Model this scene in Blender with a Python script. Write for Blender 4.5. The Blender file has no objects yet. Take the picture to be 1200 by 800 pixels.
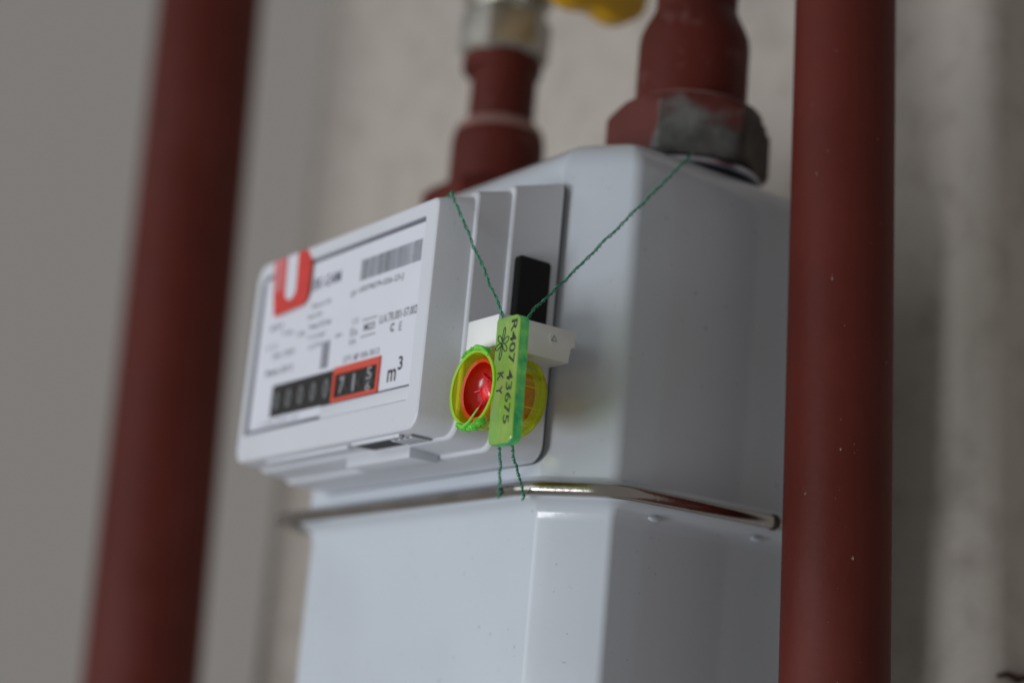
import bpy, bmesh, math, random
from mathutils import Vector, Matrix
random.seed(7)
SC = bpy.context.scene
COL = SC.collection
MM = 0.001

# ------------------------------------------------------------------ camera
cam_d = bpy.data.cameras.new('camera'); cam = bpy.data.objects.new('camera', cam_d); COL.objects.link(cam)
SC.camera = cam
RGT = Vector((0.57509946, 0.81333653, 0.08800168)); UP = Vector((0.14516945, -0.20732297, 0.96744148))
FWD = Vector((-0.80510027, 0.54359992, 0.23730295))
CAM = Vector((0.407616878, -0.244785419, -0.0878833174))
m = Matrix((RGT, UP, -FWD)).transposed().to_4x4(); m.translation = CAM
cam.matrix_world = m
cam_d.sensor_width = 36; cam_d.lens = 59.03; cam_d.clip_start = 0.01; cam_d.clip_end = 50
cam_d.dof.use_dof = True; cam_d.dof.focus_distance = 0.476; cam_d.dof.aperture_fstop = 4.3

# ------------------------------------------------------------------ world and lamps
W = bpy.data.worlds.new('World'); SC.world = W; W.use_nodes = True
bgn = W.node_tree.nodes['Background']; bgn.inputs[0].default_value = (1.0, 0.95, 0.90, 1); bgn.inputs[1].default_value = 0.20
def area(name, loc, target, size, size_y, power, colour):
    l = bpy.data.lights.new(name, 'AREA'); l.shape = 'RECTANGLE'; l.size = size; l.size_y = size_y
    l.energy = power; l.color = colour
    o = bpy.data.objects.new(name, l); COL.objects.link(o)
    o.location = loc; o.rotation_euler = (Vector(target) - Vector(loc)).to_track_quat('-Z', 'Y').to_euler()
    return o
area('window_light', (0.05, -1.35, -0.50), (-0.04, 0.1, 0.0), 0.5, 0.5, 8.7, (0.97, 0.98, 1.0))
area('broad_fill_light', (-0.7, -2.2, 0.2), (-0.1, 0.1, 0.0), 2.6, 2.2, 20, (0.93, 0.96, 1.0))  # unseen broad fill, added to lift shadows from the front left
SC.view_settings.view_transform = 'Standard'; SC.view_settings.look = 'None'
SC.view_settings.exposure = 0.0; SC.view_settings.gamma = 1.0
SC.render.engine = 'CYCLES'
SC.cycles.max_bounces = 12; SC.cycles.transparent_max_bounces = 24

# ------------------------------------------------------------------ materials
def mat(name, col, rough=0.5, metal=0.0, spec=0.5, noise=0.0, nscale=60, bump=0.0, bscale=400, coat=0.0, rvar=0.0, ndetail=4):
    mt = bpy.data.materials.new(name); mt.use_nodes = True; nt = mt.node_tree; b = nt.nodes['Principled BSDF']
    b.inputs['Roughness'].default_value = rough; b.inputs['Metallic'].default_value = metal
    b.inputs['Specular IOR Level'].default_value = spec; b.inputs['Coat Weight'].default_value = coat
    b.inputs['Base Color'].default_value = (*col, 1)
    tc = nt.nodes.new('ShaderNodeTexCoord')
    if noise or rvar:
        n = nt.nodes.new('ShaderNodeTexNoise'); n.inputs['Scale'].default_value = nscale; n.inputs['Detail'].default_value = ndetail
        nt.links.new(tc.outputs['Object'], n.inputs['Vector'])
    if noise:
        r = nt.nodes.new('ShaderNodeValToRGB'); r.color_ramp.elements[0].position = .3; r.color_ramp.elements[1].position = .7
        r.color_ramp.elements[0].color = (*[c*(1-noise) for c in col], 1); r.color_ramp.elements[1].color = (*[min(1, c*(1+noise*.6)) for c in col], 1)
        nt.links.new(n.outputs['Fac'], r.inputs[0]); nt.links.new(r.outputs[0], b.inputs['Base Color'])
    if rvar:
        mr = nt.nodes.new('ShaderNodeMapRange'); mr.inputs[1].default_value = .3; mr.inputs[2].default_value = .7
        mr.inputs[3].default_value = rough-rvar; mr.inputs[4].default_value = rough+rvar
        nt.links.new(n.outputs['Fac'], mr.inputs[0]); nt.links.new(mr.outputs[0], b.inputs['Roughness'])
    if bump:
        n2 = nt.nodes.new('ShaderNodeTexNoise'); n2.inputs['Scale'].default_value = bscale; n2.inputs['Detail'].default_value = 3
        nt.links.new(tc.outputs['Object'], n2.inputs['Vector'])
        bp = nt.nodes.new('ShaderNodeBump'); bp.inputs['Strength'].default_value = bump; bp.inputs['Distance'].default_value = 0.001
        nt.links.new(n2.outputs['Fac'], bp.inputs['Height']); nt.links.new(bp.outputs[0], b.inputs['Normal'])
    return mt

def nodes_of(mt): return mt.node_tree, mt.node_tree.nodes['Principled BSDF']

M_body = mat('grey_paint', (0.56, 0.62, 0.69), .2, noise=.03, nscale=14, bump=.03, bscale=500, rvar=.04, coat=.4)
def dusty(mt, amt, col):
    nt, b = nodes_of(mt); src = b.inputs['Base Color'].links[0].from_socket; tc = next(n for n in nt.nodes if n.type == 'TEX_COORD')
    n = nt.nodes.new('ShaderNodeTexNoise'); n.inputs['Scale'].default_value = 420; n.inputs['Detail'].default_value = 2
    n2 = nt.nodes.new('ShaderNodeTexNoise'); n2.inputs['Scale'].default_value = 22; n2.inputs['Detail'].default_value = 5
    for q in (n, n2): nt.links.new(tc.outputs['Object'], q.inputs['Vector'])
    m1 = nt.nodes.new('ShaderNodeMapRange'); m1.inputs[1].default_value = .70; m1.inputs[2].default_value = .76
    m2 = nt.nodes.new('ShaderNodeMapRange'); m2.inputs[1].default_value = .5; m2.inputs[2].default_value = .75; m2.inputs[4].default_value = .22
    ad = nt.nodes.new('ShaderNodeMath'); ad.operation = 'ADD'; ml = nt.nodes.new('ShaderNodeMath'); ml.operation = 'MULTIPLY'; ml.inputs[1].default_value = amt
    nt.links.new(n.outputs['Fac'], m1.inputs[0]); nt.links.new(n2.outputs['Fac'], m2.inputs[0]); nt.links.new(m1.outputs[0], ad.inputs[0]); nt.links.new(m2.outputs[0], ad.inputs[1])
    nt.links.new(ad.outputs[0], ml.inputs[0]); mx = nt.nodes.new('ShaderNodeMix'); mx.data_type = 'RGBA'; mx.inputs[7].default_value = (*col, 1)
    nt.links.new(ml.outputs[0], mx.inputs[0]); nt.links.new(src, mx.inputs[6]); nt.links.new(mx.outputs[2], b.inputs['Base Color'])
dusty(M_body, .5, (.34, .35, .36))
M_housing = mat('housing_plastic', (0.62, 0.65, 0.71), .42, noise=.02, nscale=30, bump=.06, bscale=1400)
dusty(M_housing, .5, (.36, .35, .35))
M_white = mat('white_plastic', (0.84, 0.86, 0.86), .4, noise=.03, nscale=60, bump=.04, bscale=900)
M_label = mat('label_paper', (0.68, 0.71, 0.79), .38, noise=.02, nscale=50)
M_black = mat('black_plastic', (0.004, 0.004, 0.005), .5, spec=.25, bump=.1, bscale=1500)
M_dark = mat('dark_slot_shade', (0.02, 0.022, 0.025), .7)
M_ink = mat('black_ink', (0.03, 0.03, 0.04), .5)
M_grey_ink = mat('grey_ink', (0.09, 0.10, 0.14), .5)
M_bar_ink = mat('barcode_ink', (0.10, 0.115, 0.14), .5)
M_gap_ink = mat('recess_shadow_gap', (0.16, 0.17, 0.20), .6)
M_red = mat('red_sticker', (0.62, 0.045, 0.035), .4, noise=.12, nscale=120)
M_redfade = mat('faded_red_sticker', (0.62, 0.17, 0.18), .45, noise=.25, nscale=300)
M_redframe = mat('red_frame', (0.62, 0.075, 0.045), .45)
M_wheel = mat('number_wheel_black', (0.012, 0.012, 0.012), .45)
M_digit = mat('digit_grey', (0.16, 0.17, 0.18), .5)
M_digitw = mat('digit_white', (0.27, 0.28, 0.30), .5)
M_steel = mat('clamp_steel', (0.46, 0.435, 0.41), .16, metal=1, noise=.12, nscale=60, bump=.05, bscale=700, rvar=.06)
M_zinc = mat('washer_zinc', (0.55, 0.55, 0.62), .3, metal=1, noise=.2, nscale=200)
M_brass = mat('dull_nickelled_brass', (0.47, 0.455, 0.41), .34, metal=.85, noise=.5, nscale=60, bump=.2, bscale=300)
M_yellow = mat('yellow_enamel', (0.62, 0.34, 0.0), .4, noise=.05)

def primer(name, base, scratches):
    mt = mat(name, base, .5, noise=.16, nscale=26, bump=.13, bscale=240, rvar=.06, spec=.16)
    nt, b = nodes_of(mt)
    src = b.inputs['Base Color'].links[0].from_socket
    tc = next(n for n in nt.nodes if n.type == 'TEX_COORD')
    cur = src
    # thin pale scuffs and tiny chips worn into the paint
    for sc, stretch, lo, hi, colr, amt in scratches:
        mp = nt.nodes.new('ShaderNodeMapping'); mp.inputs['Scale'].default_value = stretch
        n = nt.nodes.new('ShaderNodeTexNoise'); n.inputs['Scale'].default_value = sc; n.inputs['Detail'].default_value = 6
        n.inputs['Roughness'].default_value = .65
        nt.links.new(tc.outputs['Object'], mp.inputs[0]); nt.links.new(mp.outputs[0], n.inputs['Vector'])
        mr = nt.nodes.new('ShaderNodeMapRange'); mr.inputs[1].default_value = lo; mr.inputs[2].default_value = hi; mr.inputs[4].default_value = amt
        nt.links.new(n.outputs['Fac'], mr.inputs[0])
        mx = nt.nodes.new('ShaderNodeMix'); mx.data_type = 'RGBA'
        nt.links.new(mr.outputs[0], mx.inputs[0]); nt.links.new(cur, mx.inputs[6]); mx.inputs[7].default_value = (*colr, 1)
        cur = mx.outputs[2]
    nt.links.new(cur, b.inputs['Base Color'])
    return mt
M_pipe = primer('red_oxide_primer', (0.096, 0.0165, 0.0115),
    [(330, (1, 1, .5), .685, .72, (.45, .36, .34), .8), (60, (1, 1, .18), .66, .74, (.24, .10, .09), .35), (14, (1, 1, .5), .5, .8, (.15, .05, .045), .5)])
M_pipe2 = primer('red_oxide_primer_fittings', (0.097, 0.0170, 0.012),
    [(60, (1, 1, 1), .58, .72, (.28, .15, .14), .4)])
M_ring = mat('worn_paint_edge', (0.34, 0.19, 0.17), .5, noise=.3, nscale=150)

# nut: red primer scraped down to grey metal on one side, dark and grimy next to it
def nut_material():
    mt = mat('nut_scraped_primer', (0.11, 0.028, 0.024), .5, noise=.12, nscale=60, bump=.35, bscale=260, spec=.2)
    nt, b = nodes_of(mt); src = b.inputs['Base Color'].links[0].from_socket
    tc = next(n for n in nt.nodes if n.type == 'TEX_COORD')
    nz = nt.nodes.new('ShaderNodeTexNoise'); nz.inputs['Scale'].default_value = 95; nz.inputs['Detail'].default_value = 5
    nt.links.new(tc.outputs['Object'], nz.inputs['Vector'])
    def mask(d, lo, hi, k):
        dp = nt.nodes.new('ShaderNodeVectorMath'); dp.operation = 'DOT_PRODUCT'; dp.inputs[1].default_value = d
        nt.links.new(tc.outputs['Object'], dp.inputs[0])
        ad = nt.nodes.new('ShaderNodeMath'); ad.operation = 'MULTIPLY_ADD'; ad.inputs[1].default_value = k
        nt.links.new(nz.outputs['Fac'], ad.inputs[0]); nt.links.new(dp.outputs['Value'], ad.inputs[2])
        mr = nt.nodes.new('ShaderNodeMapRange'); mr.inputs[1].default_value = lo; mr.inputs[2].default_value = hi
        nt.links.new(ad.outputs[0], mr.inputs[0]); return mr.outputs[0]
    a30 = math.radians(-30)
    g = mask((math.cos(a30), math.sin(a30), -.22), .0226, .0243, .006)
    dk = mask((math.cos(math.radians(32)), math.sin(math.radians(32)), -.1), .0222, .0240, .004)
    gr = nt.nodes.new('ShaderNodeValToRGB'); gr.color_ramp.elements[0].position = .35; gr.color_ramp.elements[0].color = (.06, .06, .058, 1)
    gr.color_ramp.elements[1].position = .65; gr.color_ramp.elements[1].color = (.16, .165, .16, 1)
    nt.links.new(nz.outputs['Fac'], gr.inputs[0])
    dr = nt.nodes.new('ShaderNodeValToRGB'); dr.color_ramp.elements[0].position = .4; dr.color_ramp.elements[0].color = (.025, .02, .017, 1)
    dr.color_ramp.elements[1].position = .7; dr.color_ramp.elements[1].color = (.10, .085, .07, 1)
    nt.links.new(nz.outputs['Fac'], dr.inputs[0])
    cur = src
    for f, c in ((g, gr.outputs[0]), (dk, dr.outputs[0])):
        mx = nt.nodes.new('ShaderNodeMix'); mx.data_type = 'RGBA'
        nt.links.new(f, mx.inputs[0]); nt.links.new(cur, mx.inputs[6]); nt.links.new(c, mx.inputs[7]); cur = mx.outputs[2]
    nt.links.new(cur, b.inputs['Base Color'])
    return mt
M_nut = nut_material()

# wall: rolled paint over plaster
def wall_material():
    mt = mat('wall_plaster', (0.50, 0.464, 0.42), .75, noise=.10, nscale=7, spec=.25)
    nt, b = nodes_of(mt); src = b.inputs['Base Color'].links[0].from_socket
    tc = next(n for n in nt.nodes if n.type == 'TEX_COORD')
    n = nt.nodes.new('ShaderNodeTexNoise'); n.inputs['Scale'].default_value = 55; n.inputs['Detail'].default_value = 5
    nt.links.new(tc.outputs['Object'], n.inputs['Vector'])
    mr = nt.nodes.new('ShaderNodeMapRange'); mr.inputs[1].default_value = .48; mr.inputs[2].default_value = .72; mr.inputs[4].default_value = .42
    nt.links.new(n.outputs['Fac'], mr.inputs[0])
    mx = nt.nodes.new('ShaderNodeMix'); mx.data_type = 'RGBA'; mx.inputs[7].default_value = (.26, .22, .19, 1)
    nt.links.new(mr.outputs[0], mx.inputs[0]); nt.links.new(src, mx.inputs[6]); nt.links.new(mx.outputs[2], b.inputs['Base Color'])
    h = nt.nodes.new('ShaderNodeTexNoise'); h.inputs['Scale'].default_value = 260; h.inputs['Detail'].default_value = 4
    nt.links.new(tc.outputs['Object'], h.inputs['Vector'])
    bp = nt.nodes.new('ShaderNodeBump'); bp.inputs['Strength'].default_value = .45; bp.inputs['Distance'].default_value = .0015
    nt.links.new(h.outputs['Fac'], bp.inputs['Height']); nt.links.new(bp.outputs[0], b.inputs['Normal'])
    return mt
M_wall = wall_material()

def tinted(name, tint, body, through, rough=.12, gloss=.08, bump=0):
    """clear coloured plastic: light passes through a tinted body that also scatters a little"""
    mt = bpy.data.materials.new(name); mt.use_nodes = True; nt = mt.node_tree
    nt.nodes.remove(nt.nodes['Principled BSDF']); out = nt.nodes['Material Output']
    tr = nt.nodes.new('ShaderNodeBsdfTransparent'); tr.inputs[0].default_value = (*tint, 1)
    di = nt.nodes.new('ShaderNodeBsdfDiffuse'); di.inputs[0].default_value = (*body, 1)
    tl = nt.nodes.new('ShaderNodeBsdfTranslucent'); tl.inputs[0].default_value = (*body, 1)
    gl = nt.nodes.new('ShaderNodeBsdfGlossy'); gl.inputs['Roughness'].default_value = rough
    fr = nt.nodes.new('ShaderNodeLayerWeight'); fr.inputs[0].default_value = .25
    m1 = nt.nodes.new('ShaderNodeMixShader'); m1.inputs[0].default_value = .4
    m2 = nt.nodes.new('ShaderNodeMixShader'); m3 = nt.nodes.new('ShaderNodeMixShader')
    nt.links.new(di.outputs[0], m1.inputs[1]); nt.links.new(tl.outputs[0], m1.inputs[2])
    # thicker at grazing angles: less see-through
    mr = nt.nodes.new('ShaderNodeMapRange'); mr.inputs[3].default_value = through; mr.inputs[4].default_value = through*.25
    nt.links.new(fr.outputs['Facing'], mr.inputs[0]); mr.inputs[1].default_value = .55; nt.links.new(mr.outputs[0], m2.inputs[0])
    nt.links.new(m1.outputs[0], m2.inputs[1]); nt.links.new(tr.outputs[0], m2.inputs[2])
    mf = nt.nodes.new('ShaderNodeMath'); mf.operation = 'MULTIPLY_ADD'; mf.inputs[1].default_value = .35; mf.inputs[2].default_value = gloss*.5
    nt.links.new(fr.outputs['Fresnel'], mf.inputs[0]); nt.links.new(mf.outputs[0], m3.inputs[0])
    nt.links.new(m2.outputs[0], m3.inputs[1]); nt.links.new(gl.outputs[0], m3.inputs[2]); nt.links.new(m3.outputs[0], out.inputs[0])
    if bump:
        tc = nt.nodes.new('ShaderNodeTexCoord'); n = nt.nodes.new('ShaderNodeTexNoise'); n.inputs['Scale'].default_value = 700
        nt.links.new(tc.outputs['Object'], n.inputs['Vector'])
        bp = nt.nodes.new('ShaderNodeBump'); bp.inputs['Strength'].default_value = bump; bp.inputs['Distance'].default_value = .0006
        nt.links.new(n.outputs['Fac'], bp.inputs['Height'])
        for s in (di, gl): nt.links.new(bp.outputs[0], s.inputs['Normal'])
    return mt
M_tag = tinted('green_tag_plastic', (.93, .99, .72), (.50, .95, .20), .60, bump=.2)
M_tagedge = tinted('green_tag_edge', (.2, .85, .3), (.12, .85, .20), .18, bump=.5)
def vary(mt, c1, c2, scale):
    nt = mt.node_tree; tc = nt.nodes.new('ShaderNodeTexCoord'); n = nt.nodes.new('ShaderNodeTexNoise'); n.inputs['Scale'].default_value = scale; n.inputs['Detail'].default_value = 3
    r = nt.nodes.new('ShaderNodeValToRGB'); r.color_ramp.elements[0].position = .38; r.color_ramp.elements[1].position = .62
    r.color_ramp.elements[0].color = (*c1, 1); r.color_ramp.elements[1].color = (*c2, 1)
    nt.links.new(tc.outputs['Object'], n.inputs['Vector']); nt.links.new(n.outputs['Fac'], r.inputs[0])
    for nd in nt.nodes:
        if nd.type in ('BSDF_DIFFUSE', 'BSDF_TRANSLUCENT'): nt.links.new(r.outputs[0], nd.inputs[0])
vary(M_tag, (.52, .90, .14), (.78, 1.0, .34), 120)
vary(M_tagedge, (.02, .55, .30), (.36, 1.0, .34), 190)
M_shell = tinted('yellow_green_clear_plastic', (.97, .99, .22), (.90, 1.0, .02), .86, bump=.1)
M_rim = tinted('yellow_green_rim', (.7, .97, .15), (.62, 1.0, .10), .30, bump=.5)
M_crimp = tinted('green_torn_plastic', (.5, .95, .3), (.38, 1.0, .18), .22, bump=.8)
M_rotor = tinted('red_orange_plastic', (.95, .12, .04), (.78, .025, .006), .35, rough=.2)
M_rotor2 = tinted('orange_plastic', (1, .3, .02), (1.0, .15, .0), .25)
M_core = mat('red_translucent_core', (0.85, 0.02, 0.035), .2, noise=.2, nscale=500, bump=.5, bscale=400, coat=.5)
M_wire1 = mat('green_wire_coating', (0.04, 0.34, 0.18), .35, noise=.3, nscale=900)
M_wire2 = mat('dark_green_wire_coating', (0.018, 0.18, 0.11), .35, noise=.3, nscale=900)
M_tagink = mat('engraved_dark_print', (0.015, 0.035, 0.01), .5)

# ------------------------------------------------------------------ mesh helpers (millimetres in, metres out)
def link(name, me_or_bm, material, parent=None, smooth=None, kind=None, label=None):
    if isinstance(me_or_bm, bmesh.types.BMesh):
        bmesh.ops.recalc_face_normals(me_or_bm, faces=me_or_bm.faces)
        me = bpy.data.meshes.new(name); me_or_bm.to_mesh(me); me_or_bm.free()
    else: me = me_or_bm
    if material: me.materials.clear(); me.materials.append(material)
    if smooth is not None:
        for p in me.polygons: p.use_smooth = True
        me.set_sharp_from_angle(angle=math.radians(smooth))
    o = bpy.data.objects.new(name, me); COL.objects.link(o)
    if parent: o.parent = parent
    if kind: o['kind'] = kind
    if label: o['label'] = label
    return o
def tag(o, label, cat, group=None):
    o['label'] = label; o['category'] = cat
    if group: o['group'] = group
    return o
def empty(name, loc=(0, 0, 0)):
    o = bpy.data.objects.new(name, None); COL.objects.link(o); o.location = Vector(loc)*MM; o.empty_display_size = .02
    return o
def V(bm, p): return bm.verts.new((p[0]*MM, p[1]*MM, p[2]*MM))
def box(bm, x0, x1, y0, y1, z0, z1, bev=0, seg=2):
    vs = [V(bm, (x, y, z)) for x in (x0, x1) for y in (y0, y1) for z in (z0, z1)]
    fs = [bm.faces.new([vs[i] for i in q]) for q in ((0,1,3,2),(4,6,7,5),(0,4,5,1),(2,3,7,6),(0,2,6,4),(1,5,7,3))]
    if bev:
        es = list({e for f in fs for e in f.edges})
        bmesh.ops.bevel(bm, geom=es, offset=bev*MM, segments=seg, profile=.5, affect='EDGES', clamp_overlap=True)
def rrect(x0, x1, z0, z1, rad, n=6):
    """rounded rectangle in the XZ plane; rad = (bl, br, tr, tl)"""
    pts = []
    for (cx, cz, sx, sz, a0), r in zip(((x0, z0, 1, 1, 180), (x1, z0, -1, 1, 270), (x1, z1, -1, -1, 0), (x0, z1, 1, -1, 90)), rad):
        for k in range(n+1):
            a = math.radians(a0+90*k/n); pts.append((cx+sx*r+r*math.cos(a), cz+sz*r+r*math.sin(a)))
    return pts
def loft(bm, rings, cap0=True, cap1=True):
    """rings: list of lists of 3D points, same count, closed"""
    vr = [[V(bm, p) for p in r] for r in rings]; n = len(vr[0])
    for a, b in zip(vr, vr[1:]):
        for i in range(n): bm.faces.new((a[i], a[(i+1) % n], b[(i+1) % n], b[i]))
    if cap0: bm.faces.new(vr[0][::-1])
    if cap1: bm.faces.new(vr[-1])
def lathe(bm, prof, c=(0, 0, 0), axis='Z', n=48, tilt=(0, 0)):
    """prof: (radius, height) pairs; a closed end where radius is 0"""
    rings = []
    for r, h in prof:
        ring = []
        for k in range(n):
            a = 2*math.pi*k/n; ca, sa = math.cos(a)*r, math.sin(a)*r
            if axis == 'Z': ring.append((c[0]+ca+tilt[0]*h, c[1]+sa+tilt[1]*h, c[2]+h))
            elif axis == 'Y': ring.append((c[0]+ca, c[1]+h, c[2]+sa))
            else: ring.append((c[0]+h, c[1]+ca, c[2]+sa))
        rings.append(ring)
    loft(bm, rings)
def tube(bm, pts, r, n=8, closed=False, squash=1.0):
    pts = [Vector(p) for p in pts]; N = len(pts); rings = []
    t0 = (pts[1]-pts[0]).normalized(); nrm = t0.orthogonal().normalized()
    for i, p in enumerate(pts):
        a = pts[max(i-1, 0)]; b = pts[min(i+1, N-1)]; t = (b-a).normalized()
        nrm = (nrm - t*nrm.dot(t)).normalized(); bn = t.cross(nrm)
        rr = r(i/(N-1)) if callable(r) else r
        rings.append([p+(nrm*math.cos(2*math.pi*k/n)+bn*math.sin(2*math.pi*k/n)*squash)*rr for k in range(n)])
    loft(bm, rings)
def hexring(cx, cy, z, R, a0=0):
    return [(cx+R*math.cos(math.radians(a0+60*k)), cy+R*math.sin(math.radians(a0+60*k)), z) for k in range(6)]
def at_y(px, py, y):
    d = FWD + RGT*((px-600)/1967.56) + UP*((400-py)/1967.56)
    return (CAM + d*((y*MM-CAM.y)/d.y))*1000

# ------------------------------------------------------------------ the setting: wall with an outside corner
def wall():
    bm = bmesh.new()
    # profile in XY with a slightly rounded, worn corner; leans a touch like the pipes
    prof = [(-3200, 2700), (-486, 201.5), (-482, 200), (35, 200)] + [(42.5-7.5+7.5*math.sin(math.radians(a)), 207.5-7.5*math.cos(math.radians(a))) for a in (15, 30, 45, 60, 75, 90)] + [(42.5, 3200), (-3200, 3200)]
    zs = [-900 + 100*k for k in range(25)]
    rings = []
    for z in zs:
        rings.append([(x - (.0255*z if x > -3000 else 0), y, z) for x, y in prof])
    loft(bm, rings)
    w = link('wall', bm, M_wall, smooth=30); w['kind'] = 'structure'
    # rusty chip sticking out of the return face near the lower right corner
    bm = bmesh.new()
    pts = [(43.4, 199.5+3.0, -49.5), (44.1, 207, -48.6), (44.6, 211.5, -49.8), (44.8, 216, -48.6), (44.3, 222, -49.4), (43.6, 228, -48.8)]
    tube(bm, pts, lambda t: .5+1.2*math.sin(math.pi*min(1, t*1.2+.05))*(.7+.3*math.sin(t*17)), n=8, squash=.8)
    link('rust_chip', bm, mat('dark_rust', (.045, .012, .01), .8, noise=.5, nscale=500, bump=.8, bscale=900), parent=w, smooth=50)
wall()

# ------------------------------------------------------------------ tall pipes
def riser(p0, p1, R, label, segs=40):
    e = empty('riser_pipe', p0); a = Vector(p0); b = Vector(p1); d = (b-a).normalized()
    bm = bmesh.new(); L0, L1 = -450, (b-a).length+600
    n = 64; rings = []
    u = d.orthogonal().normalized(); v = d.cross(u)
    for k in range(segs+1):
        c = d*(L0+(L1-L0)*k/segs)
        rings.append([tuple(c+(u*math.cos(2*math.pi*i/n)+v*math.sin(2*math.pi*i/n))*R) for i in range(n)])
    loft(bm, rings)
    o = link('riser_pipe', bm, M_pipe, smooth=40)
    bpy.data.objects.remove(e)
    o.location = a*MM
    tag(o, label, 'pipe', 'painted riser pipes on the wall')
    return o
riser((60.3, 111, -60.5), (52.8, 111, 150), 15.8, 'red-brown painted riser pipe at right, close in front of the meter side')
riser((-480.4, 130, -68.3), (-518.7, 130, 353), 32.0, 'thick red-brown painted riser pipe at left, blurred, away from the meter')

# ------------------------------------------------------------------ gas meter
meter = tag(empty('gas_meter', (-65, 100, -95)), 'light grey gas meter with steel clamp band and number index on its front', 'gas meter')
meter_loc = Vector((-65, 100, -95))
def child(o, par=meter):
    """keep world place while parenting under the meter's base"""
    o.parent = par
    if par == meter: o.matrix_parent_inverse = Matrix.Translation(-meter_loc*MM)
    return o
XC = -65.0
def footprint(ins, r=5, n=5):
    # chamfered rectangle of the pressed body, inset, with rounded vertices
    base = [(5, 40), (25.5, 54), (25.5, 148), (8, 161), (-138, 161), (-155.5, 148), (-155.5, 54), (-135, 40)]
    N = len(base); lines = []
    for i in range(N):
        a = Vector(base[i]); b = Vector(base[(i+1) % N]); t = (b-a).normalized(); nr = Vector((t.y, -t.x))
        lines.append((a-nr*ins, t))
    pts = []
    for i in range(N):
        p, t = lines[i-1]; q, s = lines[i]
        den = t.x*s.y-t.y*s.x; w = q-p; k = (w.x*s.y-w.y*s.x)/den; pts.append(p+t*k)
    out = []
    for i in range(N):
        c = pts[i]; a = (pts[i-1]-c); b = (pts[(i+1) % N]-c); la, lb = a.length, b.length; a.normalize(); b.normalize()
        half = a.angle(b)/2; d = min(r/math.tan(half), la*.45, lb*.45); rr = d*math.tan(half)
        ctr = c+(a+b).normalized()*(rr/math.sin(half)); s = c+a*d-ctr; e = c+b*d-ctr
        for k in range(n+1):
            v = s.lerp(e, k/n).normalized()*rr; out.append((ctr.x+v.x, ctr.y+v.y))
    return out
def body_shell(name, levels, cap0, cap1):
    bm = bmesh.new()
    loft(bm, [[(x, y, z) for x, y in footprint(i, r)] for z, i, r in levels], cap0, cap1)
    return child(link(name, bm, M_body, smooth=28))
lv = [(-11.6, -3.2, 11), (-10.4, -3.2, 11), (-9.6, -2.6, 10), (-9.0, -1.0, 7), (-7.6, -.1, 5), (-5, 0, 5)]
for z in (20, 50, 78): lv.append((z, 0, 5))
R0 = 15
for k in range(1, 10):
    a = math.radians(10*k); lv.append((86+R0*math.sin(a), R0*(1-math.cos(a)), 5))
lv += [(101.6, 20, 8), (102.3, 28, 10)]
body_shell('upper_body', lv, True, True)
lv = [(-95, 12, 6), (-92, 6, 6), (-86, 3, 5), (-78, 2.2, 4)] + [(z, 2.0, 3.0) for z in (-60, -40, -26)] + \
     [(-21, 2.0, 3.0), (-18.4, 1.7, 3.0), (-16.6, .9, 3.4), (-15.4, -.4, 5), (-14.6, -2.4, 9), (-13.6, -3.2, 11), (-12.2, -3.2, 11)]
body_shell('lower_body', lv, True, True)

# clamp band: half round steel rail wrapping the joint, hooked end on the right side
def band():
    fp = footprint(-4.0, 16, 10)
    # order: footprint starts at front right corner (5,40) going round by the right side
    idx0 = 0
    right = [p for p in fp if p[0] > -60]
    # front, from left side round to right side
    N = len(fp)
    per = 11
    left_c = fp[6*per:8*per]    # left chamfer corners
    right_c = fp[0:2*per]
    path = [(-163.5, 112), (-163.5, 58), (-162.6, 50), (-160, 44), (-156, 39.5), (-151, 37), (-145, 36)] + [(-100, 36), (-66, 36), (-30, 36)] + right_c + [(29.5, 80), (29.5, 100), (29.5, 113)]
    def zof(x, y): return -11.9 - .3*math.sin(0)
    pts = [(x, y, zof(x, y)) for x, y in path]
    # resample evenly
    P = [Vector(p) for p in pts]; out = [P[0]]
    for a, b in zip(P, P[1:]):
        n = max(1, int((b-a).length/3))
        for k in range(1, n+1): out.append(a.lerp(b, k/n))
    bm = bmesh.new()
    prof = []
    for k in range(16):
        a = 2*math.pi*k/16; prof.append((math.cos(a)*1.85, math.sin(a)*2.15))
    rings = []
    for i, p in enumerate(out):
        t = (out[min(i+1, len(out)-1)]-out[max(i-1, 0)]).normalized(); nr = Vector((t.y, -t.x, 0))
        rings.append([p+nr*a+Vector((0, 0, 1))*b for a, b in prof])
    loft(bm, rings)
    o = child(link('clamp_band', bm, M_steel, smooth=50))
    for sx in (1, -1):
        x = 29.5 if sx > 0 else -163.5
        bm = bmesh.new(); lathe(bm, [(0, -1), (2.0, -1), (2.5, -.4), (2.5, .9), (2.0, 1.5), (0, 1.5)], (x, 113, -11.9), 'Y', 24)
        child(link('band_end', bm, mat('dark_steel_end', (.05, .035, .03), .4, metal=.6)), o)
        bm = bmesh.new(); lathe(bm, [(0, 0), (1.1, 0), (1.1, 14), (0, 14)], (x-1*sx, 114, -12.0), 'Y', 16)
        child(link('band_pin', bm, M_steel, smooth=40), o)
band()
# bumps added to catch light as two glints below the lower lip
for y in (70, 111):
    bm = bmesh.new(); bmesh.ops.create_uvsphere(bm, u_segments=16, v_segments=8, radius=1.5*MM)
    bmesh.ops.scale(bm, vec=(.6, 1.7, .65), verts=bm.verts); bmesh.ops.translate(bm, vec=Vector((25.0, y, -17.2))*MM, verts=bm.verts)
    child(link('glint_bump', bm, M_body, smooth=60))

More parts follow.
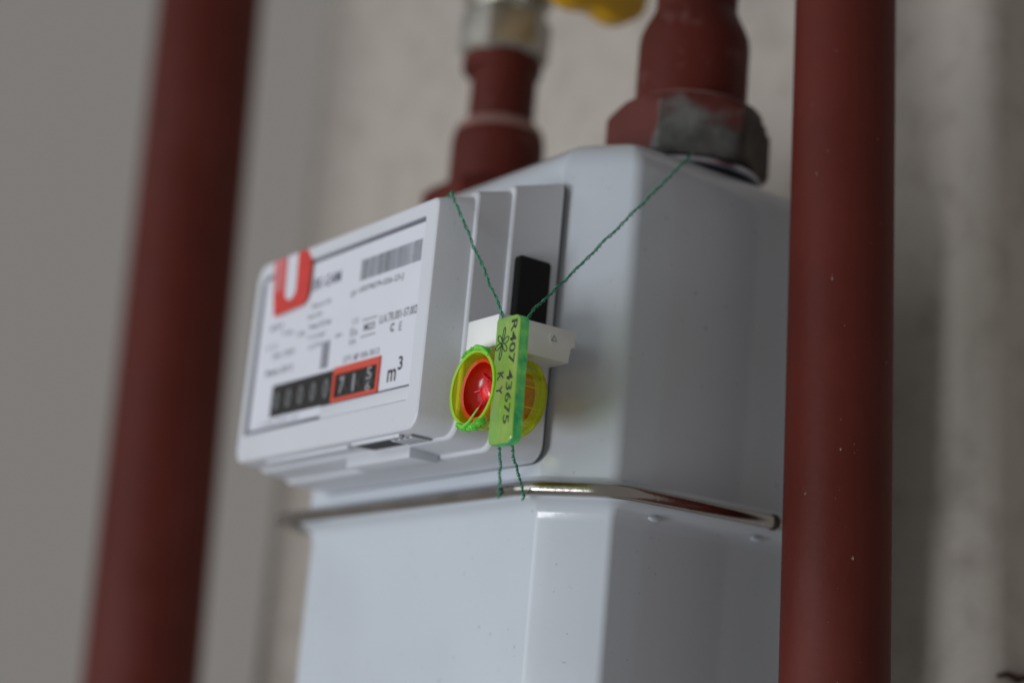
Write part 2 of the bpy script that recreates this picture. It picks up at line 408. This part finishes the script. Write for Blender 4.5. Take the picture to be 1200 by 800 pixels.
# ---------- index housing
IH = [ # y, x_right, x_left, z_bottom, z_top, corner radii
    (0.0,  -0.8, -117.2, 0.8, 69.9), (0.35, -.25, -117.7, .25, 70.45), (1.0, 0.0, -118, 0, 70.7),
    (11.0, 2.6, -120.0, -.2, 72.9), (11.2, 3.6, -121, -1.0, 74.2), (11.7, 3.95, -121.3, -1.3, 74.6),
    (22.4, 5.0, -122.6, -2.0, 77.2), (22.6, 5.9, -123.4, -2.9, 78.5), (23.1, 6.25, -123.8, -3.2, 78.9),
    (38.2, 7.9, -125.4, -3.7, 83.2), (39.1, 8.2, -125.6, -3.95, 83.5)]
REC = rrect(-114.2, -6.8, 13.6, 65.8, (.5, 1, 1, 3))
def housing():
    bm = bmesh.new(); n = 6
    rings = []
    for y, xr, xl, zb, zt in IH:
        rings.append([(x, y, z) for x, z in rrect(xl, xr, zb, zt, (4.2, 5.2, 2.6, 5.6), n)])
    vr = [[V(bm, q) for q in r] for r in rings]; N = len(vr[0])
    for a, b in zip(vr, vr[1:]):
        for i in range(N): bm.faces.new((a[i], a[(i+1) % N], b[(i+1) % N], b[i]))
    bm.faces.new(vr[-1])
    # front face with the label recess: bridge outer ring to recess ring
    rec = []
    def rr(off, y): return [V(bm, (x, y, z)) for x, z in rrect(-114.2-off, -6.8+off, 9.4-off, 65.8+off, (1+off, 1.2+off, 1+off, 3+off), n)]
    r0 = rr(.35, 0.0); r1 = rr(0, .3); r2 = rr(0, 1.5)
    for a, b in ((vr[0], r0), (r0, r1), (r1, r2)):
        for i in range(N): bm.faces.new((a[i], a[(i+1) % N], b[(i+1) % N], b[i]))
    bm.faces.new(r2)
    return child(link('index_housing', bm, M_housing, smooth=22))
HO = housing()
def sub(name, bm, m_, **k): return child(link(name, bm, m_, **k), HO)
# raised sill right of the notch: the recess is shallower in height there
bm = bmesh.new(); 
box(bm, -60.5, -6.9, .3, 1.45, 9.5, 13.5, .2); sub('recess_sill', bm, M_housing, smooth=30)
# dark plate standing for the shadow gap behind the back plate
bm = bmesh.new(); loft(bm, [[(x, y, z) for x, z in rrect(-125.2, 8.15, -4.0, 83.5, (4.2, 5.2, 2.8, 5.6), 6)] for y in (38.9, 39.9)])
sub('base_shadow_gap', bm, mat('shadow_gap_grey', (.09, .095, .11), .8))
# label plate
def plate(name, outline, y0, y1, m_):
    bm = bmesh.new(); loft(bm, [[(x, y0, z) for x, z in outline], [(x, y1, z) for x, z in outline]]); return sub(name, bm, m_)
plate('label_plate', [(-112.2, 10.9), (-61.6, 10.9), (-61.6, 14.3), (-8.0, 14.3), (-8.0, 64.4), (-112.2, 64.4)], .95, 1.42, M_label)
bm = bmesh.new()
for q in ((-112.9, -7.3, 64.5, 65.6), (-114.0, -112.3, 10.6, 64.3), (-61.4, -7.4, 13.62, 14.25), (-112.2, -62, 9.7, 10.8)): box(bm, q[0], q[1], 1.0, 1.46, q[2], q[3])  # grey strips stand for the shadow line around the label recess
sub('recess_shadow_strip', bm, mat('grey_recess_shadow', (.13, .14, .17), .7))
LY = .93  # print lies a hair proud of the label
def patch(bm, x0, x1, z0, z1, y=LY, skew=0):
    vs = [V(bm, q) for q in ((x0, y, z0), (x1, y, z0+skew), (x1, y, z1+skew), (x0, y, z1))]; bm.faces.new(vs)
def text_obj(name, s, x, z, h, width, m_, y=LY, parent=HO, rot=0, squeeze=None, bold=0, thick=.0, plane='XZ'):
    c = bpy.data.curves.new(name, 'FONT'); c.body = s; c.size = 1; c.offset = bold; c.extrude = 0; c.resolution_u = 3
    t = bpy.data.objects.new(name, c); COL.objects.link(t)
    dg = bpy.context.evaluated_depsgraph_get(); me = bpy.data.meshes.new_from_object(t.evaluated_get(dg))
    bpy.data.objects.remove(t); bpy.data.curves.remove(c)
    xs = [v.co.x for v in me.vertices]; ys = [v.co.y for v in me.vertices]
    x0, x1, y0, y1 = min(xs), max(xs), min(ys), max(ys)
    sx = width/(x1-x0); sy = h/(y1-y0); cr, sr = math.cos(rot), math.sin(rot)
    for v in me.vertices:
        a = (v.co.x-x0)*sx; b = (v.co.y-y0)*sy
        a, b = a*cr-b*sr, a*sr+b*cr
        v.co = Vector((x+a, y, z+b))*MM
    me.name = name
    return child(link(name, me, m_), parent)
# barcode
bm = bmesh.new(); x = -45.0
while x < -8.6:
    w = random.choice((.25, .25, .4, .4, .6)); patch(bm, x, min(x+w, -8.4), 52.4, 59.3); x += w+random.choice((.18, .22, .22, .3, .5 if x > -18 else .25))
sub('barcode_print', bm, M_bar_ink, kind='stuff')
text_obj('serial_print', '№', -49.8, 47.6, 2.3, 3.2, M_ink)
text_obj('serial_print', '10979079-026-23-J', -45.0, 47.8, 2.5, 27, M_ink, bold=.01)
text_obj('meter_name_print', 'BK-G4M', -76.5, 54.6, 4.2, 18.5, M_grey_ink, bold=.02)
text_obj('approval_print', 'U.A.TR.001-57.002', -29.8, 35.9, 2.7, 22, M_ink, bold=.01)
text_obj('conformity_print', 'C', -22.6, 32.2, 2.7, 2.3, M_ink, bold=.04)
text_obj('conformity_print', 'E', -17.4, 31.9, 2.7, 1.7, M_grey_ink)
text_obj('approval_print', 'M23', -39.0, 35.0, 2.4, 6.6, M_ink, bold=.02)
bm = bmesh.new()
for zz in (38.6, 33.2): patch(bm, -40.5, -31.5, zz, zz+.35)
sub('approval_print', bm, M_ink)
text_obj('small_print', 'CE', -47.0, 38.4, 1.8, 4, M_grey_ink); text_obj('small_print', 'Ex', -47.2, 34.6, 2.6, 4.4, M_ink); text_obj('small_print', 'IIA', -47.4, 31.8, 1.8, 4.2, M_grey_ink)
text_obj('small_print', '2771 № 006 0012', -50.2, 26.4, 2.1, 22.5, M_grey_ink, bold=.01)
text_obj('unit_print', 'm', -21.3, 16.4, 3.9, 5.0, M_ink, bold=.02); text_obj('unit_print', '3', -15.6, 19.4, 4.3, 2.6, M_ink, bold=.02)
for s, x, z, w, h in (('Qmax 6 m³/h', -76, 48.2, 12, 1.7), ('Qmin 0.04', -78, 44.8, 9, 1.5), ('Pmax 0.5 bar', -76, 41.2, 14, 1.7), ('V 1.2 dm³', -76, 37.6, 11, 1.5),
                      ('tm -25 +55', -75, 34.4, 8, 1.4), ('gas', -105, 45.0, 9, 1.5), ('T max', -96, 42.0, 8, 1.5), ('C 1.5', -106, 38.4, 7, 1.5), ('EN 1359', -100, 34.6, 14, 1.7),
                      ('Made 2012', -104, 29.0, 18, 1.9), ('H2', -84, 40.0, 5, 1.4), ('1 imp 0.01 m³', -104, 11.5, 26, 1.2), ('H=', -57, 35.5, 4, 1.3)):
    text_obj('small_print', s, x, z, h*1.1, w*1.08, M_grey_ink, bold=.025)
bm = bmesh.new()
for k in range(8): patch(bm, -65.2, -60.2, 26.6+k*1.12, 26.6+k*1.12+.75)
patch(bm, -64.6, -64.1, 26.6, 36); patch(bm, -61.3, -60.8, 26.6, 36); sub('small_print', bm, M_grey_ink)
# red sticker folded over the upper rim
def sticker():
    y = -.10
    bm = bmesh.new(); loft(bm, [[(x, yy, z) for x, z in [(-101.8, 50.0), (-101.2, 49.6)] + [(-83+5.5*math.sin(math.radians(a)), 55.6-5.2*math.cos(math.radians(a))) for a in range(0, 91, 10)] + [(-77.9, 66), (-82.0, 70.2), (-105.8, 70.2), (-104.4, 60)]] for yy in (y, -.01)])
    # outline of the red block: square lower left, round lower right
    s = sub('red_sticker', bm, M_red)
    bm = bmesh.new(); loft(bm, [[(x, yy, z) for x, z in ((-104.1, 58.5), (-97.3, 58.5), (-97.0, 70.15), (-105.6, 70.15))] for yy in (y-.05, y-.01)])
    s2 = sub('sticker_faded_patch', bm, M_redfade)
    bm = bmesh.new(); w = [(-95.8, 70.1), (-94.8, 58)] + [(-91.0-3.8*math.cos(math.radians(a)), 57.2-3.2*math.sin(math.radians(a))) for a in range(15, 180, 15)] + [(-87.2, 58), (-88.2, 70.1)]
    loft(bm, [[(x, yy, z) for x, z in w] for yy in (y-.09, y-.03)]); sub('sticker_white_stroke', bm, M_label)
sticker()
# counter: black window with eight number wheels, last three framed red
def counter():
    bm = bmesh.new()
    x0, x1, z0, z1 = -97.0, -54.6, 14.0, 24.9
    loft(bm, [[(x, y, z) for x, z in ((x0, z0), (x1, z0), (x1, z1), (x0, z1))] for y in (.7, .94)]); sub('counter_window', bm, M_wheel)
    bm = bmesh.new()
    for a, b, c, d in ((-54.5, -25.9, 22.9, 25.3), (-54.5, -25.9, 14.0, 15.2), (-54.5, -52.9, 15.2, 22.9), (-27.3, -25.9, 15.2, 22.9)): box(bm, a, b, .35, .94, c, d)
    sub('red_counter_frame', bm, M_redframe)
    bm = bmesh.new(); box(bm, -52.9, -27.3, .8, .94, 15.2, 22.9); sub('counter_window', bm, M_wheel)
    for k in range(8):
        if k < 5: cx = -92.8+k*8.5; w = 3.4; zc, hh = 19.2, 6.4
        else: cx = -48.4+(k-5)*8.3; w = 3.3; zc, hh = 19.0, 5.6
        bm = bmesh.new(); lathe(bm, [(0, -2.9), (5.2, -2.9), (5.2, 2.9), (0, 2.9)], (cx, 5.75, zc), 'X', 40)
        # keep only the sliver of the wheel that looks out of the window
        geom = bm.verts[:]+bm.edges[:]+bm.faces[:]
        bmesh.ops.bisect_plane(bm, geom=geom, plane_co=Vector((0, .93, 0))*MM, plane_no=(0, 1, 0), clear_outer=True)
        lim = 3.6
        wh = sub('number_wheel', bm, mat('wheel_grey', (.03, .03, .03), .5) if k == 0 else bpy.data.materials['wheel_grey'], smooth=30)
        if k < 7: text_obj('digit', '00000715'[k], cx-w/2, zc-hh/2, hh, w if k != 6 else w*.45, M_digit if k < 5 else M_digitw, y=.48, parent=HO, bold=.025)
        else:
            text_obj('digit', '5', cx-w/2, zc-.3, 3.9, w, M_digitw, y=.48, bold=.02); text_obj('digit', '6', cx-w/2, zc-3.8, 2.8, w, M_digitw, y=.48, bold=.02)
counter()
# black plug, bracket, latch details under the housing
bm = bmesh.new(); loft(bm, [[(x, y, z) for y, z in rrect(24.5, 36.4, 30, 56.6, (.5, .5, 1.2, 1.2), 4)] for x in (5.5, 8.6, 9.0)][:2] + [[(9.1, y, z) for y, z in rrect(25.0, 35.9, 30.5, 56.1, (.3, .3, 1.0, 1.0), 4)]])
sub('black_plug', bm, M_black, smooth=30)
bm = bmesh.new()
box(bm, .2, 19.6, 11.9, 24.8, 24.2, 33.7, .5, 2); 
sb = child(link('seal_bracket', bm, M_white, smooth=30))
bm = bmesh.new()
prof = [(13.0, 24.0), (37.4, 24.0), (37.4, 28.9), (39.3, 28.9), (39.3, 33.9), (13.0, 33.9)]
loft(bm, [[(x, y, z) for y, z in prof] for x in (8.2, 20.3)])
bmesh.ops.bevel(bm, geom=bm.edges[:], offset=.3*MM, segments=2, profile=.5, affect='EDGES', clamp_overlap=True)
child(link('bracket_arm', bm, M_white, smooth=30), sb)
def flat_curve(name, pts, w, place, m_, parent, n=6):
    bm = bmesh.new(); tube(bm, [place(*q) for q in pts], w, n); return child(link(name, bm, m_), parent)
circ = [(1.5*math.cos(t*math.pi/12), 1.5*math.sin(t*math.pi/12)) for t in range(25)]
flat_curve('moulded_mark', circ, .14, lambda a, b: (20.35, 31.2+a, 30.3+b), M_white, sb)
flat_curve('moulded_mark', [(-.9, -.7), (.9, -.7), (0, .9), (-.9, -.7)], .16, lambda a, b: (20.35, 31.4+a, 30.3+b), mat('mark_grey', (.25, .26, .25), .6), sb)
# underside: latch slot, its recess shade put in as dark boxes, lips and ribs
bm = bmesh.new(); box(bm, -100, -45, 3.0, 5.2, -1.1, .2, .25); sub('bottom_lip', bm, M_housing, smooth=30)
bm = bmesh.new(); box(bm, -40, -12, 1.6, 3.0, -1.0, .1, .3); sub('bottom_lip', bm, M_housing, smooth=30)
bm = bmesh.new(); box(bm, -41, -21, 3.4, 10.4, -.75, .2, .1); sub('latch_mouth_shade', bm, M_dark)
bm = bmesh.new(); box(bm, -20.9, -8, 3.5, 10.3, -.8, .2, .1); sub('rib_floor_shade', bm, mat('shaded_plastic_grey', (.28, .29, .31), .6))
bm = bmesh.new(); box(bm, -60, -21.5, 11.5, 22.0, -4.6, -1.0, .5); sub('latch_tongue', bm, M_housing, smooth=30)
for k in range(4):
    bm = bmesh.new(); box(bm, -20+k*3.3, -18.4+k*3.3, 4.0, 10.2, -1.15, .2, .2); sub('latch_rib', bm, M_housing, smooth=30)

# ------------------------------------------------------------------ connection pipes on top of the meter
def connection(cx, cy, parts, label):
    e = tag(empty('connection_pipe', (cx, cy, 102)), label, 'pipe', 'connection pipes above the meter')
    def add(name, bm, m_, **k):
        o = link(name, bm, m_, **k); o.parent = e; return o
    parts(add); return e
def right_parts(add):
    # local coordinates: z from the meter top (102)
    T = (-.0, 0)
    bm = bmesh.new(); lathe(bm, [(0, .3), (24.5, .3), (25, .8), (25, 2.0), (24.5, 2.6), (0, 2.6)]); add('washer', bm, M_zinc, smooth=35)
    bm = bmesh.new(); R = 28.2
    # hex nut, chamfered by an intersecting cone: rings of the hexagon subdivided
    def ring(z, cut):
        out = []
        for k in range(6):
            a = math.radians(60*k); b = math.radians(60*(k+1))
            p = Vector((math.cos(a), math.sin(a)))*R; q = Vector((math.cos(b), math.sin(b)))*R
            for j in range(6):
                v = p.lerp(q, j/6); L = v.length; v = v*(min(L, cut)/L); out.append((v.x, v.y, z))
        return out
    loft(bm, [ring(3.2, 25.0), ring(4.4, 27.0), ring(6, R), ring(20.6, R), ring(22.6, 26.8), ring(24.6, 24.6), ring(25.2, 21.5)])
    add('union_nut', bm, M_nut, smooth=28)
    bm = bmesh.new(); lathe(bm, [(0, 24.5), (21.4, 24.5), (21.2, 26.2), (19.6, 27.4), (0, 27.4)]); add('paint_ridge', bm, M_ring, smooth=40)
    bm = bmesh.new(); lathe(bm, [(0, 26), (19.0, 26), (19.0, 50), (18.6, 53), (17.2, 56.5), (15.2, 60.5), (14.2, 63), (0, 63)]); add('collar', bm, M_pipe2, smooth=40)
    bm = bmesh.new(); lathe(bm, [(0, 60), (14.0, 60), (14.0, 70), (14.6, 71), (14.2, 73), (13.8, 75), (13.8, 300), (0, 300)]); add('pipe_length', bm, M_pipe2, smooth=40)
def left_parts(add):
    bm = bmesh.new(); lathe(bm, [(0, .3), (24.5, .3), (24.5, 2.6), (0, 2.6)]); add('washer', bm, M_zinc, smooth=35)
    bm = bmesh.new(); loft(bm, [hexring(0, 0, z, r) for z, r in ((3, 26), (5, 28), (21, 28), (24, 25))]); add('union_nut', bm, M_pipe2)
    bm = bmesh.new(); lathe(bm, [(0, 24), (18.6, 24), (18.6, 44), (18.0, 48), (16.4, 51.5), (14.4, 53.0), (0, 53)]); add('collar', bm, M_pipe2, smooth=40)
    bm = bmesh.new(); lathe(bm, [(0, 48.2), (17.9, 48.2), (17.2, 50.8), (15.4, 52.6), (0, 52.6)]); add('paint_ridge', bm, M_ring, smooth=40)
    bm = bmesh.new(); lathe(bm, [(0, 50), (13.3, 50), (13.3, 78), (0, 78)]); add('pipe_length', bm, M_pipe2, smooth=40)
connection(-7.5, 100, right_parts, 'thick red-brown pipe fitting with scraped hexagonal nut, right of two on the meter')
connection(-125.5, 100, left_parts, 'thinner blurred red-brown pipe fitting below the brass valve, left of two on the meter')

def valve():
    cx, cy, z0 = -128, 100, 178
    e = tag(empty('ball_valve', (cx, cy, z0)), 'brass ball valve with yellow handle, cut off by the top edge', 'valve')
    def add(name, bm, m_, **k):
        o = link(name, bm, m_, **k); o.parent = e; return o
    bm = bmesh.new(); lathe(bm, [(0, 0), (15.6, 0), (16.2, 1.2), (16.2, 5.2), (15.4, 6.4), (0, 6.4)]); add('thread_ring', bm, M_pipe2, smooth=40)
    bm = bmesh.new(); loft(bm, [hexring(0, 0, z, r, 6) for z, r in ((5.2, 16.4), (8, 18.8), (24, 18.8), (26, 17.4))]); add('hex_end', bm, M_brass, smooth=25)
    bm = bmesh.new(); lathe(bm, [(0, 25.5), (15, 25.5), (15.5, 27), (19, 34), (20, 42), (19, 50), (15.5, 57), (0, 58)]); add('valve_body', bm, M_brass, smooth=40)
    bm = bmesh.new(); lathe(bm, [(0, 12), (8, 12), (8, 22), (4, 23), (4, 58), (0, 58)], (0, 0, 42-10), 'X', 24); add('stem', bm, M_brass, smooth=40)
    # wing handle, seen edge-on: two rounded lobes joined by a hub, 5 mm thick plate with turned rims
    bm = bmesh.new()
    out = []
    for k in range(72):
        a = 2*math.pi*k/72; out.append((2+25*math.cos(a), (22-3.2*math.exp(-(math.cos(a)/.28)**2))*math.copysign(abs(math.sin(a))**.55, math.sin(a))))
    loft(bm, [[(x, y*s, 30-(2.2 if y < 0 and z < 0 else 0)*0+z*s) for y, z in out] for x, s in ((50, .92), (51, 1), (58, 1), (59.5, .92))])
    h = add('handle', bm, M_yellow, smooth=40)
valve()

# ------------------------------------------------------------------ plastic seal
seal = tag(empty('plastic_seal', (12, 19, 12)), 'fluorescent green and yellow seal with numbered tag and red core under the white bracket', 'seal')
SB = Vector((12, 19, 12))
def sadd(name, bm, m_, par=None, **k):
    o = link(name, bm, m_, **k); o.parent = par or seal
    if o.parent == seal: o.matrix_parent_inverse = Matrix.Translation(-SB*MM)
    return o
CX, CZ = 15.8, 11.4; DY = -2.5
def lt(prof, n=64):
    bm = bmesh.new(); vs = []; prof = [(r, y+DY) for r, y in prof]
    for r, y in prof:
        vs.append([V(bm, (CX+r*math.cos(2*math.pi*k/n), y, CZ+r*math.sin(2*math.pi*k/n))) for k in range(n)])
    for a, b in zip(vs, vs[1:]):
        for i in range(n): bm.faces.new((a[i], a[(i+1) % n], b[(i+1) % n], b[i]))
    return bm
# shell: open front, closed domed back
def closed_profile(prof, n=64):
    bm = bmesh.new(); vs = []; prof = [(r, y+DY) for r, y in prof]
    for r, y in prof: vs.append([V(bm, (CX+r*math.cos(2*math.pi*k/n), y, CZ+r*math.sin(2*math.pi*k/n))) for k in range(n)])
    L = len(vs)
    for j in range(L):
        a, b = vs[j], vs[(j+1) % L]
        for i in range(n): bm.faces.new((a[i], a[(i+1) % n], b[(i+1) % n], b[i]))
    return bm
bm = closed_profile([(11.0, 10.2), (11.0, 27.0), (10.7, 28.6), (9.4, 29.8), (7.6, 30.2), (7.6, 29.4), (9.2, 29.0), (10.0, 28.2), (10.15, 27), (10.15, 10.2)])
shell = sadd('drum_shell', bm, M_shell, smooth=35)
bm = closed_profile([(11.15, 9.9), (11.25, 10.2), (11.1, 10.5), (10.3, 10.5), (10.25, 10.0), (10.6, 9.8)]); sadd('front_rim', bm, M_rim, smooth=50)
bm = closed_profile([(11.0, 14.3), (11.35, 14.6), (11.35, 14.9), (11.0, 15.2)]); sadd('middle_rim', bm, M_rim, smooth=50)
bm = closed_profile([(11.35, 26.2), (11.5, 27.2), (11.3, 28.0), (10.9, 28.0), (11.0, 26.2)]); sadd('back_rim', bm, M_shell, smooth=50)
# thin ribs moulded along the drum
bm = bmesh.new()
for a in (-72, -64, -57, -50, -43):
    r = 11.05; ca, sa = math.cos(math.radians(a)), math.sin(math.radians(a))
    tube(bm, [(CX+r*ca, 16+DY, CZ+r*sa), (CX+r*ca, 26+DY, CZ+r*sa)], .14, 5)
sadd('shell_ribs', bm, M_shell)
bm = bmesh.new()
for a in (9, -24):
    r = 10.2; ca, sa = math.cos(math.radians(a)), math.sin(math.radians(a))
    tube(bm, [(CX+r*ca, 17+DY, CZ+r*sa), (CX+r*ca, 27.6+DY, CZ+r*sa)], .2, 6)
sadd('inner_ribs', bm, mat('pale_yellow_plastic', (.86, .80, .12), .3), par=shell)
bm = closed_profile([(10.0, 27.4), (10.2, 28.0), (8.6, 29.2), (8.4, 28.6)]); sadd('inner_ring', bm, M_rim, par=shell, smooth=40)
# red rotor: dished front, spool behind
bm = lt([(0.01, 17.2), (4.2, 17.0), (6.4, 16.2), (7.7, 14.4), (8.1, 12.6), (8.9, 12.3), (9.3, 12.9), (9.4, 17.5), (7.4, 18.5), (7.2, 24.8), (8.0, 25.2), (8.0, 26.4), (0.01, 26.6)])
bm2 = None
rotor = sadd('rotor', bm, M_rotor, smooth=35)
bm = bmesh.new()
for k in range(7):
    a = 2*math.pi*k/7; tube(bm, [(CX+3.0*math.cos(a), 16.6+DY, CZ+3.0*math.sin(a)), (CX+6.9*math.cos(a+.35), 15.6+DY, CZ+6.9*math.sin(a+.35))], .32, 6)
sadd('rotor_vanes', bm, M_core, par=rotor, smooth=40)
bm = bmesh.new(); bmesh.ops.create_icosphere(bm, subdivisions=3, radius=3.1*MM)
for v in bm.verts: v.co *= 1+.12*math.sin(v.co.x*4000)*math.cos(v.co.z*3500)
bmesh.ops.scale(bm, vec=(1.1, .55, 1.0), verts=bm.verts); bmesh.ops.translate(bm, vec=Vector((CX-.6, 16.2+DY, CZ+.3))*MM, verts=bm.verts)
sadd('rotor_core', bm, M_core, par=rotor, smooth=60)
bm = bmesh.new(); lathe(bm, [(0, -.8), (2.6, -.8), (3.1, 0), (2.6, .8), (0, .8)], (CX+8.4, 22.2+DY, CZ+1.5), 'X', 24); sadd('rotor_button', bm, M_rotor2, par=rotor, smooth=40)
bm = lt([(8.0, 12.5), (8.9, 12.1), (9.5, 12.7), (9.7, 16.8), (9.75, 19.0), (9.4, 19.4), (8.6, 19.6), (8.5, 25.2), (7.0, 25.4)]); sadd('rotor_ring', bm, M_rotor2, par=rotor, smooth=40)
# torn green plastic where the lugs were broken off, top and bottom of the front rim
def torn(cx_, cz_, w, seed, dy=0):
    rnd = random.Random(seed); bm = bmesh.new()
    for k in range(11):
        t = k/10; x = cx_-w/2+w*t; z = CZ+math.copysign(math.sqrt(max(.1, 11.5**2-(x-CX)**2)), cz_)
        s = Vector((rnd.uniform(.5, 1.2), rnd.uniform(.6, 1.6), rnd.uniform(.35, 1.0)))
        g = bmesh.ops.create_icosphere(bm, subdivisions=2, radius=1*MM)['verts']
        ph = rnd.uniform(0, 6)
        for v in g:
            v.co = Vector((v.co.x*s.x, v.co.y*s.y, v.co.z*s.z))*(1+.35*math.sin(v.co.x*5200+ph)*math.sin(v.co.z*4700+ph))
            v.co += Vector((x, 10.4+DY+dy+rnd.uniform(-.5, .9), z+rnd.uniform(-.3, .5)*math.copysign(1, cz_)))*MM
    return bm
sadd('broken_lug', torn(CX-.5, 1, 11, 3), M_crimp, smooth=50); sadd('broken_lug', torn(CX+.5, -1, 10, 5), M_crimp, smooth=50)
bm = bmesh.new(); tube(bm, [(CX-5, 9.6+DY, CZ-10.3), (CX-1, 9.0+DY, CZ-11.4), (CX+2, 8.8+DY, CZ-10.2), (CX+5.5, 9.2+DY, CZ-6.6)], lambda t: .75-.55*t, 8); sadd('broken_lug', bm, M_crimp, smooth=50)
bm = bmesh.new(); tube(bm, [(CX+1, 9.6+DY, CZ+11.6), (CX+4.5, 9.2+DY, CZ+10.9), (CX+7.5, 9.6+DY, CZ+8.6)], lambda t: .9-.5*t, 8); sadd('broken_lug', bm, M_crimp, smooth=50)
# tag
TY0, TY1 = 8.0, 11.5
def tag_outline(d=0):
    # x leans a little with height; rounded corners, narrower step at lower left
    pts = rrect(25.2+d, 36.6-d, -6.2+d, 30.2-d, (1.6, 2.6, 2.4, .7), 6)
    return [(x-.03*(z-13), z) for x, z in pts]
bm = bmesh.new(); loft(bm, [[(x, y, z) for x, z in tag_outline(d)] for y, d in ((TY0, .25), (TY0+.25, 0), (TY1-.25, 0), (TY1, .25))])
tagp = sadd('tag', bm, M_tag, smooth=35)
tagp.data.materials.append(M_tagedge)
for p in tagp.data.polygons:
    if abs(p.normal.y) < .5: p.material_index = 1
IY = TY0-.03
def ink(name, s, x, z, h, w, rot=-math.pi/2, bold=0):
    o = text_obj(name, s, x, z, h, w, M_tagink, y=IY, parent=tagp, rot=rot, bold=bold)
    return o
# text runs downwards: baseline to the left, so x is the left foot of the glyphs
ink('number_print', 'R407 43675', 32.2, 28.8, 3.0, 29.6, bold=.018)
ink('letter_print', 'K', 27.6, 14.3, 3.0, 2.5, bold=.03); ink('letter_print', 'Y', 27.6, 10.4, 3.0, 2.6, bold=.03)
# six-petalled drawn flower
bm = bmesh.new()
fx, fz = 28.6, 22.6
for k in range(6):
    a = math.radians(20+60*k); L = (3.6, 4.6, 3.4, 4.0, 4.8, 3.5)[k]; w = (.95, .75, 1.0, .85, .8, 1.0)[k]
    pts = []
    for j in range(15):
        t = 2*math.pi*j/14; u_ = L*.5*(1-math.cos(t))*.92+.35; v_ = w*math.sin(t)*(.5+.5*u_/L)
        pts.append((fx+(u_*math.cos(a)-v_*math.sin(a))*.85, IY, fz+u_*math.sin(a)+v_*math.cos(a)))
    tube(bm, pts, .15, 5)
o = sadd('flower_print', bm, M_tagink, par=tagp)

# ------------------------------------------------------------------ twisted sealing wires
def bez(P, n):
    P = [Vector(p) for p in P]; out = []
    for i in range(len(P)-1):
        p0 = P[max(i-1, 0)]; p1 = P[i]; p2 = P[i+1]; p3 = P[min(i+2, len(P)-1)]
        for k in range(n):
            t = k/n; out.append(.5*((2*p1)+(-p0+p2)*t+(2*p0-5*p1+4*p2-p3)*t*t+(-p0+3*p1-3*p2+p3)*t**3))
    out.append(P[-1]); return out
def twisted(path, label, pitch=4.4, seed=1):
    c = bez(path, 60); base = c[-1]
    e = tag(empty('sealing_wire', base), label, 'wire', 'green twisted sealing wires')
    # resample by arc length
    L = [0]
    for a, b in zip(c, c[1:]): L.append(L[-1]+(b-a).length)
    n = int(L[-1]/.3); pts = []; j = 0
    for k in range(n+1):
        s = L[-1]*k/n
        while j < len(L)-2 and L[j+1] < s: j += 1
        f = (s-L[j])/max(1e-6, L[j+1]-L[j]); pts.append(c[j].lerp(c[j+1], f))
    rnd = random.Random(seed)
    wob = [rnd.uniform(0, 6) for _ in range(6)]
    for i, q in enumerate(pts):
        s = L[-1]*i/n; q += Vector((.18*math.sin(s*.35+wob[0])+.07*math.sin(s*1.7+wob[1]), .15*math.sin(s*.5+wob[2]), .1*math.sin(s*.8+wob[3])))*min(1, i/20, (n-i)/20+.1)
    for ph, m_ in ((0, M_wire1), (math.pi, M_wire2)):
        out = []; t0 = (pts[1]-pts[0]).normalized(); nrm = t0.orthogonal().normalized()
        for i, q in enumerate(pts):
            t = (pts[min(i+1, n)]-pts[max(i-1, 0)]).normalized(); nrm = (nrm-t*nrm.dot(t)).normalized(); bn = t.cross(nrm)
            s = L[-1]*i/n; a = 2*math.pi*s/pitch+ph+.5*math.sin(s*.6+wob[4]); rr = .285*(1+.2*math.sin(s*1.1+wob[5]))
            out.append(q+(nrm*math.cos(a)+bn*math.sin(a))*rr-base)
        bm = bmesh.new(); tube(bm, out, .225, 6); o = link('wire_strand', bm, m_, smooth=60); o.parent = e
    return e
pA0 = Vector((0.6, 4.0, 72.2))
twisted([(-7, 6.2, 72.9), pA0, (2.6, 3.2, 70.0), at_y(556, 290, 9), at_y(584, 356, 11.3), at_y(589, 372, 12.6), at_y(592, 400, 12.9), at_y(592, 440, 12.9), at_y(587, 490, 13), at_y(585, 520, 14), at_y(586, 545, 24), at_y(585, 566, 33), at_y(585, 577, 33.6), at_y(584, 583, 35)],
        'green wire from the index top edge to the tag, lower end at left', seed=4)
twisted([at_y(812, 180, 79), at_y(806, 186, 73), at_y(800, 192, 67), at_y(760, 231.5, 56), at_y(710, 281, 42), at_y(660, 330.5, 28), at_y(620, 370, 13.4), at_y(606, 400, 12.9), at_y(600, 440, 12.9), at_y(597, 490, 13), at_y(599, 520, 14.2), at_y(605, 548, 24), at_y(612, 572, 32.8), at_y(614, 581, 33.2), at_y(612, 585, 35)],
        'green wire from the scraped nut down to the tag, lower end at right', seed=9)
